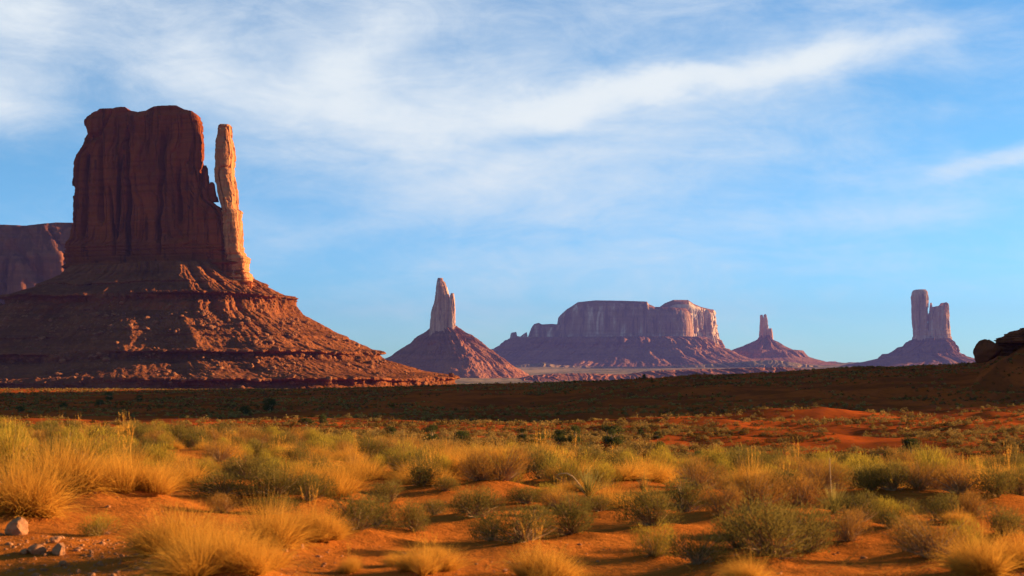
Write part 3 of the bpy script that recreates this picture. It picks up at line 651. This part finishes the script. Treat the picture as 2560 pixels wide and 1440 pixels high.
for i in range(4):
    c, t = juniper_meshes('juniper', 80+i, 1.0, 1.0, 5200, .1 if i < 3 else .7)
    proto('juniper', 'juniper_tree', [('crown', c, M['juniper']), ('trunk', t, M['stem'])])
proto('yucca', 'yucca', [('blades', yucca_mesh('yucca_blades', 110, .6, 3), M['yucca'])])
proto('yucca', 'yucca', [('blades', yucca_mesh('yucca_blades', 80, .6, 5), M['yucca'])])
USED = set()
THINGS = []      # (object, description, px x, px y, category, group)
BASEDIM = {'grass': (1.0, .53), 'sage': (.92, .47), 'rabbit': (.92, .50), 'dry': (.92, .50), 'juniper': (1.0, 1.0), 'yucca': (.9, .6)}
GROUPS = {'grass': ('grass clump', 'golden grass clumps on the sand'), 'sage': ('shrub', 'olive sagebrush on the sand'), 'rabbit': ('shrub', 'yellow rabbitbrush on the desert floor'),
          'dry': ('shrub', 'russet dry bushes on the sand'), 'juniper': ('juniper', 'dark junipers in the middle distance'), 'yucca': ('yucca', 'yuccas on the sand')}
def put(kind, X, Y, wid, hgt, desc=None, label=None, var=None):
    P = PROTO[kind]; i = RNG.integers(0, len(P)) if var is None else var
    if (kind, i) in USED: o = copy_tree(P[i])
    else: o = P[i]; USED.add((kind, i))
    bw, bh = BASEDIM[kind]; z = float(ground(X, Y))
    o.location = (X, Y, z-.01*hgt); o.scale = (wid/bw, wid/bw, hgt/bh); o.rotation_euler = (0, 0, RNG.uniform(0, 2*PI))
    cat, grp = GROUPS[kind]; tag(o, label, cat, grp)
    ux, uy = px_of(X, Y, z)
    if not label: THINGS.append([o, desc or kind, ux, uy])
    return o

# ------------------------------------------------------------------ hero plants read off the photograph: kind, x, base y, width, height
HERO = [('grass',60,1300,210,190),('grass',135,1262,220,170),('rabbit',20,1235,170,150),('rabbit',215,1185,150,90),('grass',320,1262,210,135),('grass',250,1240,120,105),
 ('grass',480,1408,250,150),('grass',655,1385,215,130),('grass',560,1475,250,150),('grass',785,1372,140,100),('grass',640,1465,180,125),('rabbit',250,1348,85,52),
 ('sage',895,1342,150,85),('sage',940,1330,90,70),('grass',830,1255,150,105),('grass',905,1212,130,85),('sage',560,1262,140,60),('sage',690,1268,160,75),('sage',770,1275,110,70),('grass',872,1437,60,55),
 ('sage',1053,1228,105,62),('sage',1110,1240,70,38),('sage',975,1268,105,55),('sage',1035,1342,95,75),('dry',1257,1224,125,90),('grass',1124,1192,150,85),('sage',1352,1210,90,72),
 ('sage',1192,1310,120,75),('sage',1310,1376,190,95),('sage',1430,1352,150,92),('sage',1230,1365,90,65),('sage',1320,1268,85,42),('dry',1160,1300,90,60),
 ('sage',1637,1333,165,95),('sage',1710,1302,130,85),('rabbit',1637,1405,105,80),('grass',1345,1465,170,110),('grass',1065,1445,150,75),('grass',1000,1420,60,40),('sage',1745,1440,150,75),('grass',1545,1210,130,55),
 ('dry',1738,1238,130,80),('grass',1880,1252,105,90),('grass',1962,1228,80,50),('dry',1880,1300,190,100),('dry',1800,1310,110,80),('sage',1925,1420,270,140),('sage',2030,1400,150,110),('sage',1850,1390,130,95),
 ('dry',2120,1370,130,85),('dry',2010,1290,150,80),('sage',2150,1320,120,80),('sage',2235,1262,150,70),('dry',2300,1262,120,72),('dry',2400,1266,140,78),('sage',2490,1268,130,75),('sage',2555,1260,110,80),('sage',2180,1258,110,60),
 ('sage',2506,1352,140,65),('dry',2340,1422,220,110),('grass',2470,1450,180,115),('sage',2280,1400,110,80),('rabbit',2410,1410,130,90),('sage',2224,1335,70,42),('rabbit',2200,1290,60,38),('grass',1885,1465,130,70),
 ('grass',1430,1215,100,60),('dry',1200,1225,120,80),('grass',1230,1180,150,70),('dry',1310,1195,90,60),('rabbit',1020,1195,110,60),('grass',760,1240,120,80),('rabbit',700,1225,130,60),('sage',620,1215,140,60),('grass',470,1225,130,80),('rabbit',400,1190,120,70),
 ('grass',1090,1400,50,35),('grass',2560,1440,130,110),('dry',2050,1245,130,75),('sage',1960,1250,120,50),('sage',1500,1290,90,40),('dry',1400,1290,100,55),('sage',1085,1300,80,40)]
hero_w = []
for (k, x, y, wd, h) in HERO:
    q = hit(x, min(y, 1470)) if y <= 1470 else hit(x, y)
    if q is None: continue
    X, Y = q; wd *= 1.16; h *= 1.08; hero_w.append((k, X, Y, wd/F*Y, h/F*Y))
    MOUNDS.append((X, Y, wd/F*Y*.75, .10*wd/F*Y))
# yucca positions
YU = [(1472,1252,125,85),(1609,1242,70,62),(2085,1300,120,85),(2150,1240,110,70)]
yw = []
for (x, y, wd, h) in YU: X, Y = hit(x, y); yw.append((X, Y, wd/F*Y, h/F*Y)); MOUNDS.append((X, Y, .25, .04))

def build_terrain():
    th = np.concatenate([np.linspace(-180, -62, 30, endpoint=False), np.linspace(-62, -23, 130, endpoint=False), np.linspace(-23, 23, 900, endpoint=False), np.linspace(23, 62, 200, endpoint=False), np.linspace(62, 180, 30, endpoint=False)])*PI/180
    r = np.concatenate([np.exp(np.linspace(math.log(1.0), math.log(60), 560, endpoint=False)), np.exp(np.linspace(math.log(60), math.log(900), 420, endpoint=False)), np.exp(np.linspace(math.log(900), math.log(13800), 170))])
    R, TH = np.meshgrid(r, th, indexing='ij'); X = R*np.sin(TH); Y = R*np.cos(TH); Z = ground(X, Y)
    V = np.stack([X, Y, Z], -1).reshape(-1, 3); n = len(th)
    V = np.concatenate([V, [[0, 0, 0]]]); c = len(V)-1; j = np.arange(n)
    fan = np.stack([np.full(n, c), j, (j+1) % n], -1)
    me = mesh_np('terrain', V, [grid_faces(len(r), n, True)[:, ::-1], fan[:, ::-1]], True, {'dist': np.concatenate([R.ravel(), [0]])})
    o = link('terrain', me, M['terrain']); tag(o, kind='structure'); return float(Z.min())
ZMIN = build_terrain()

SIZE = lambda h: 'big' if h > .75 else ('low' if h < .4 else 'rounded')
DESC = {'grass': 'golden grass clump', 'sage': 'olive sagebrush', 'rabbit': 'yellow green bush', 'dry': 'russet dry bush', 'juniper': 'dark green juniper'}
for (k, X, Y, wd, h) in hero_w: put(k, X, Y, wd, h, SIZE(max(wd, h))+' '+DESC[k])
YL = ['spiky yucca with a bleached bent stalk leaning left above the open sand', 'narrow upright yucca right of the bent stalk yucca', 'wide yucca with a tall thin dead stalk among brown bushes', 'spiky yucca right of the tall stalk, among dense brush']
YO = []
for i, (X, Y, wd, h) in enumerate(yw):
    o = put('yucca', X, Y, wd, h, label=YL[i], var=i % 2); s = o.scale
    YO.append((o, s, Y, i))
for (o, s, Y, i) in YO:
    if i in (0, 2):
        if i == 0:
            k = Y/F; pts = [(-5*k, 0, .0), (-22*k, 0, 32*k), (-40*k, 0, 54*k), (-55*k, 0, 62*k), (-68*k, .02, 61*k), (-78*k, .03, 58*k)]; r0 = .011
        else:
            k = Y/F; pts = [(0, 0, 0), (-5*k, 0, 40*k), (-9*k, 0, 90*k), (-11*k, 0, 140*k)]; r0 = .006
        V, Fc = tube(pts, r0, .004); V = V*np.array([1/s[0], 1/s[1], 1/s[2]])
        me = mesh_np('dead_stalk', V, Fc, True, {'lf': np.zeros(len(V))}); ob = link('dead_stalk', me, M['deadwood'], o)
        o.rotation_euler = (0, 0, 0)

# junipers: x, base y, w, h
JUN = [(976,1094,38,32),(1081,1108,54,48),(1155,1105,62,32),(1306,1102,28,34),(1345,1112,55,28),(1398,1115,48,42),(1437,1115,58,54),(1528,1120,62,60),(1602,1094,22,22),(1643,1100,20,22),(1651,1128,30,28),(1745,1162,52,36),
 (1845,1134,28,18),(1805,1182,48,22),(2167,1184,32,26),(2193,1184,38,42),(2230,1170,54,52),(2272,1168,32,22),(2278,1140,54,48),(2460,1180,48,24),(2395,1022,13,14),
 (272,1002,24,22),(350,1004,17,17),(158,1022,22,16),(675,1030,38,38),(612,1037,32,24),(250,1014,22,17),(50,1030,26,16),(766,1064,42,20),(808,1062,30,28),(1610,948,14,14),(2395,1190,30,20)]
for i, (x, y, wd, h) in enumerate(JUN):
    q = hit(x, y, 60)
    if q is None: continue
    X, Y = q; put('juniper', X, Y, wd/F*Y*1.1, h/F*Y, DESC['juniper'], var=(3 if i == 18 else int(RNG.integers(0, 3))))

# ------------------------------------------------------------------ fill: individual bushes near the crest, then one scrub mass beyond
def occupied(X, Y, L, f=.55): return any((X-a)**2+(Y-b)**2 < (f*(c+.3))**2 for (_, a, b, c, _h) in L)
fill = []; tries = 0
while len(fill) < 940 and tries < 40000:
    tries += 1
    Y = 12.5+50*RNG.random()**.7; u = RNG.uniform(-60, 2620); X = (u-1280)/F*Y
    wd = RNG.uniform(.42, .98)*(1 if Y > 20 else .66); h = wd*RNG.uniform(.42, .78)
    nz = fbm(np.array([X/3.2]), np.array([Y/3.2]), o=2, seed=90)[0]
    if Y < 22 and nz < .0-.012*(Y-12): continue
    if Y < 17 and u < 500: continue
    if occupied(X, Y, hero_w, .5) or occupied(X, Y, fill, .30): continue
    t = RNG.random()
    k = 'sage' if t < .29 else ('rabbit' if t < .56 else ('grass' if t < .80 else 'dry'))
    if Y < 30 and u < 1100 and t < .12: k = 'grass'
    fill.append((k, X, Y, wd, h))
for (k, X, Y, wd, h) in fill: put(k, X, Y, wd, h, SIZE(wd)+' '+DESC[k])

def scrub_mass():
    N0 = 70000; Y = np.sqrt(RNG.random(N0)*(760**2-64**2)+64**2); keep = RNG.random(N0) < np.clip(1.2-(Y/900), .3, 1); Y = Y[keep]
    # more samples close by
    Yc = 60+RNG.random(7000)*120; Y = np.concatenate([Y, Yc]); n = len(Y)
    X = RNG.uniform(-.43, .43, n)*Y
    d = 1.15*fbm(X/14, Y/26, o=3, seed=120)+.6*fbm(X/60, Y/60, o=2, seed=121); u = 1280+X/Y*F
    k = (d > -.42-.06*(u < 1000)+.24*sst(Y, 170, 320)) & (RNG.random(n) < .95); X, Y, d = X[k], Y[k], d[k]
    n = len(X); Z = ground(X, Y, False)
    wd = np.exp(RNG.normal(-.28, .34, n))*(.95+.0001*Y); wd = np.clip(wd, .35, 1.9)*(1-.22*sst(Y, 200, 320)); hg = wd*RNG.uniform(.42, .68, n)
    kind = vn(X/28, Y/28, seed=130); tint = np.clip(.42+.3*kind+RNG.normal(0, .28, n), 0, 1)
    Vs = []; Fs = []; A = []; Lf = []; Tp = []; off = 0
    for lo, hi, m, sz in ((0, 95, 420, .075), (95, 190, 170, .12), (190, 340, 60, .2), (340, 2000, 22, .36)):
        s = np.nonzero((Y >= lo) & (Y < hi))[0]; c = len(s)
        if not c: continue
        v = RNG.normal(size=(c, m, 3)); v[..., 2] = np.abs(v[..., 2]); v /= np.linalg.norm(v, axis=2)[..., None]
        rad = .5*(.62+.42*RNG.random((c, m, 1)))*(1+.22*np.sign(RNG.normal(size=(c, m, 1)))*RNG.random((c, m, 1)))
        P = v*rad*np.array([1, 1, 2.0]); P = P*np.stack([wd[s], wd[s], hg[s]], -1)[:, None, :]
        tp = np.clip(v[..., 2], 0, 1)
        sc = np.minimum(wd[s], .95)[:, None, None]*sz*(.5+.9*RNG.random((c, m, 1)))
        t1 = RNG.normal(size=(c, m, 3)); t1 = t1-v*(t1*v).sum(-1, keepdims=True)*.6; t1 /= np.linalg.norm(t1, axis=2)[..., None]
        t2 = np.cross(v+RNG.normal(0, .5, v.shape), t1); t2 /= np.linalg.norm(t2, axis=2)[..., None]+1e-6
        C = P+np.stack([X[s], Y[s], Z[s]], -1)[:, None, :]
        tri = np.stack([C-t1*sc*.5, C+t1*sc*.5, C+t2*sc*.8+np.array([0, 0, .15])*sc], 2).reshape(-1, 3)
        Vs.append(tri); Fs.append(np.arange(c*m*3).reshape(-1, 3)+off); off += len(tri)
        A.append(np.repeat(tint[s], m*3)); Lf.append(np.repeat(RNG.random(c*m)**2, 3)); Tp.append(np.repeat(tp.ravel()*np.repeat(tint[s], m), 3))
    print('SCRUB', n, off)
    me = mesh_np('scrub', np.concatenate(Vs), np.concatenate(Fs), False, {'tint': np.concatenate(A), 'lf': np.concatenate(Lf), 'tipness': np.concatenate(Tp)})
    o = link('desert_scrub', me, M['scrub']); tag(o, 'countless small rounded pale shrubs covering the red desert floor up to the ridge', 'scrub', kind='stuff')
scrub_mass()

# ------------------------------------------------------------------ boulders and scree on the big talus
RM = [rockmesh('boulder_mesh', 200+i, 2, .2) for i in range(8)]
for m_ in RM: m_.materials.append(M['boulder'])
def scatter_boulders():
    M_, N_, _ = VT.shape; nf = int(N_*.78)
    cand = []
    rows = np.arange(20, 400)
    for t in range(14000):
        i = int(RNG.choice(rows)); j = int(RNG.integers(10, nf-10)); P = VT[i, j]; ux, uy = px_of(*P)
        if not (-20 < ux < 1150 and 700 < uy < 972): continue
        f = 1.0 if 430 < ux < 760 else .55
        f *= .35+.65*(uy > 780)
        if fbm(np.array([ux/60.]), np.array([uy/30.]), o=2, seed=150)[0] < -.1 or RNG.random() > f: continue
        cand.append((P, ux, uy, i, j))
    sz = np.minimum(.85*(1-RNG.random(len(cand)))**(-.56), 7.5); order = np.argsort(-sz)
    for q in order[:120]:
        P, ux, uy, i, j = cand[q]; s = sz[q]; me = RM[int(RNG.integers(0, 8))]
        o = bpy.data.objects.new('boulder', me); COL.objects.link(o); o.location = P-np.array([0, 0, s*.22])
        o.scale = (s*RNG.uniform(.9, 1.4), s, s*RNG.uniform(.6, .85)); o.rotation_euler = (RNG.uniform(-.3, .3), RNG.uniform(-.3, .3), RNG.uniform(0, 6.28))
        tag(o, None, 'boulder', 'boulders on the talus of the mitten butte'); THINGS.append([o, ('large' if s > 5 else 'small')+' orange talus boulder', ux, uy])
    rest = order[120:5200]; T = np.array([v.co[:] for v in RM[0].vertices]); 
    import bmesh
    bm = bmesh.new(); bmesh.ops.create_icosphere(bm, subdivisions=1, radius=.5); tv = np.array([v.co[:] for v in bm.verts]); tf = np.array([[v.index for v in f.verts] for f in bm.faces]); bm.free()
    n = len(rest); P = np.array([cand[q][0] for q in rest]); s = sz[rest]*1.1
    V = tv[None]*(1+RNG.normal(0, .22, (n, len(tv), 1)))*np.stack([s*RNG.uniform(.8, 1.5, n), s, s*RNG.uniform(.5, .9, n)], -1)[:, None, :]
    a = RNG.uniform(0, 6.28, n); ca, sa = np.cos(a)[:, None], np.sin(a)[:, None]
    V = np.stack([V[..., 0]*ca-V[..., 1]*sa, V[..., 0]*sa+V[..., 1]*ca, V[..., 2]], -1)+P[:, None, :]
    Fc = (tf[None]+(np.arange(n)*len(tv))[:, None, None]).reshape(-1, 3)
    o = link('scree', mesh_np('scree', V.reshape(-1, 3), Fc), M['boulder']); tag(o, 'loose broken stones strewn over the great red talus slope', 'scree', kind='stuff')
scatter_boulders()

# ------------------------------------------------------------------ foreground stones
ST = [(45,1337,78,50,'large pale rounded rock with a dark hollow at the left edge of the sand'),(92,1384,52,28,'dark flat stone left of the pale slab in the small stone group'),
      (150,1386,50,32,'pale angular stone slab, brightest of the small stone group'),(138,1356,34,18,'flat stone lying behind the small stone group below the big rock'),
      (228,1388,14,13,'small bright stone just right of the stone group'),(158,1416,24,15,'small tan stone below the stone group'),(252,1422,16,14,'little pale stone on the gravelly edge, bottom left'),
      (62,1384,26,14,'little dark stone leftmost in the stone group'),(196,1437,18,12,'small stone on the bottom edge below the stone group'),(112,1392,12,8,'tiny pebble between the two stones of the group'),
      (1262,1434,16,12,'lone pale pebble on open sand at the bottom centre'),(755,1392,14,12,'small pale pebble at the right foot of the big grass clump'),(372,1432,18,10,'small stone on the gravelly mound left of the big grass'),
      (1432,1262,12,7,'tiny pale pebble on sand left of the bent stalk yucca')]
for i, (x, y, wd, h, lab) in enumerate(ST):
    q = hit(x, y)
    if q is None: continue
    X, Y = q; k = Y/F; me = rockmesh('stone_mesh', 300+i*3, 3 if wd > 20 else 2, .16)
    o = link('stone' if wd < 60 else 'rock', me, M['stone'], None, (X, Y, float(ground(X, Y))-.22*h*k)); o.scale = (wd*k, wd*k*.8, h*k*1.1); o.rotation_euler = (0, RNG.uniform(-.12, .12), RNG.uniform(0, 6.28))
    tag(o, lab, 'rock' if wd > 60 else 'stone', 'stones on the foreground sand')
def gravel():
    import bmesh
    bm = bmesh.new(); bmesh.ops.create_icosphere(bm, subdivisions=1, radius=.5); tv = np.array([v.co[:] for v in bm.verts]); tf = np.array([[v.index for v in f.verts] for f in bm.faces]); bm.free()
    n = 2600; Y = RNG.uniform(9.2, 13.5, n); u = np.where(RNG.random(n) < .7, RNG.normal(260, 190, n), RNG.uniform(0, 2560, n)); X = (u-1280)/F*Y
    far = RNG.random(n) < .12; Y = np.where(far, RNG.uniform(12, 26, n), Y); X = (u-1280)/F*Y
    Z = ground(X, Y); s = .010*(1-RNG.random(n))**(-.42); s = np.minimum(s, .06)
    V = tv[None]*(1+RNG.normal(0, .2, (n, len(tv), 1)))*np.stack([s*1.3, s, s*.8], -1)[:, None, :]+np.stack([X, Y, Z], -1)[:, None, :]
    Fc = (tf[None]+(np.arange(n)*len(tv))[:, None, None]).reshape(-1, 3)
    tag(link('gravel', mesh_np('gravel', V.reshape(-1, 3), Fc), M['gravel']), 'scattered gravel and pebbles on the orange sand in the foreground', 'gravel', kind='stuff')
gravel()
def litter():
    n = 5200; Y = 9+38*RNG.random(n)**1.3; u = RNG.uniform(-40, 2600, n); X = (u-1280)/F*Y
    keep = fbm(X/1.3, Y/1.3, o=3, seed=170) > -.05; X, Y = X[keep], Y[keep]; n = len(X); Z = ground(X, Y)
    a = RNG.uniform(0, 2*PI, n); L = RNG.uniform(.04, .22, n); e = RNG.normal(.15, .45, n); e = np.abs(e); k = 4; s = np.linspace(0, 1, k)[None, :]
    P = np.stack([X[:, None]+np.cos(a)[:, None]*s*L[:, None]+RNG.normal(0, .03, (n, 1))*s**2, Y[:, None]+np.sin(a)[:, None]*s*L[:, None]+RNG.normal(0, .03, (n, 1))*s**2, Z[:, None]+.004+np.sin(e)[:, None]*s*L[:, None]*.8], -1)
    V, Fc = ribbons(P, .006); tag(link('plant_litter', mesh_np('litter', V, Fc, False, {'lf': lf_attr(n, 2*k), 'tipness': np.full(len(V), .3)}), M['dry']), 'dead twigs and straw scattered on the orange sand', 'plant litter', kind='stuff')
litter()

# remove unused prototypes
for k, L in PROTO.items():
    for i, e in enumerate(L):
        if (k, i) not in USED:
            for ch in list(e.children): bpy.data.objects.remove(ch)
            bpy.data.objects.remove(e)

# ------------------------------------------------------------------ labels that single each repeat out
COLS = [(120,'under the back mesa'),(230,'under the mitten left edge'),(340,'under the mitten left half'),(450,'under the mitten right half'),(540,'just left of the thumb'),(640,'under the thumb spire'),(750,'under the upper right ledge'),(870,'under the long right slope'),(1000,'under the slope foot'),
        (1080,'below left of the lone spire'),(1150,'directly below the lone spire'),(1260,'below right of the lone spire'),(1400,'below the mesa left pinnacles'),(1500,'below the mesa shaded left part'),(1610,'below the mesa shaded centre'),(1700,'below the first sunlit flutes'),(1800,'below the last sunlit flutes'),
        (1880,'left below the small spire'),(1950,'directly below the small spire'),(2060,'right below the small spire'),(2170,'below the low hazy ridge'),(2275,'left below the twin towers'),(2400,'below the twin towers'),(2480,'below the skyline boulder'),(9999,'below the corner outcrop')]
def colname(u):
    for a, n in COLS:
        if u < a: return n
ORD = ['nearest','second nearest','third nearest','fourth nearest','fifth nearest','sixth nearest','seventh nearest','eighth nearest','ninth nearest','tenth nearest','eleventh nearest','twelfth nearest']+[w_+' nearest' for w_ in 'thirteenth fourteenth fifteenth sixteenth seventeenth eighteenth nineteenth twentieth'.split()]+['twenty '+w_+' nearest' for w_ in 'first second third fourth fifth sixth seventh eighth ninth'.split()]+[a_+' '+w_+' nearest' for a_ in ('thirty','forty','fifty') for w_ in 'first second third fourth fifth sixth seventh eighth ninth'.split()]
cells = {}
for t in THINGS: cells.setdefault((t[1], colname(t[2])), []).append(t)
for (desc, cn), L in cells.items():
    L.sort(key=lambda t: -t[3])
    if 'boulder' in desc: cn = cn.replace('under', 'below'); 
    for i, t in enumerate(L):
        t[0]['label'] = f'{desc} {cn}' + ('' if len(L) == 1 else (f', {ORD[i]} of them' if i < len(ORD) else f', number {i} back'))

# ------------------------------------------------------------------ haze
def build_haze():
    bpy.context.view_layer.update()
    zt = CZ+(YH-240)/F*D1+40
    zt = max(zt, CZ+(YH-540)/F*D0+40, CZ+(YH-690)/F*D2+30, CZ+(YH-715)/F*D5+30, CZ+(YH-735)/F*D3+30)
    zb = min(ZMIN, CZ+(YH-1010)/F*D1, CZ+(YH-990)/F*D2, CZ+(YH-955)/F*13500, CZ+(YH-935)/F*D4, CZ+(YH-955)/F*8000)-6
    R = 15500; V = np.array([(x, y, z) for z in (zb, zt) for y in (-R, R) for x in (-R, R)])
    Fc = np.array([[0,2,3,1],[4,5,7,6],[0,1,5,4],[2,6,7,3],[0,4,6,2],[1,3,7,5]])
    def fn(T, out):
        v = T.new('ShaderNodeVolumePrincipled'); v.inputs['Color'].default_value = HAZE_COL; v.inputs['Density'].default_value = HAZE_DENS; v.inputs['Anisotropy'].default_value = 0.0
        T.l.new(v.outputs[0], out.inputs['Volume'])
    o = link('haze', mesh_np('haze', V, Fc), mat('haze', fn)); tag(o, 'thin blue haze over the far desert', 'haze', kind='stuff')
HAZE_COL, HAZE_DENS = (.17,.19,.62,1), 2.6e-5
build_haze()
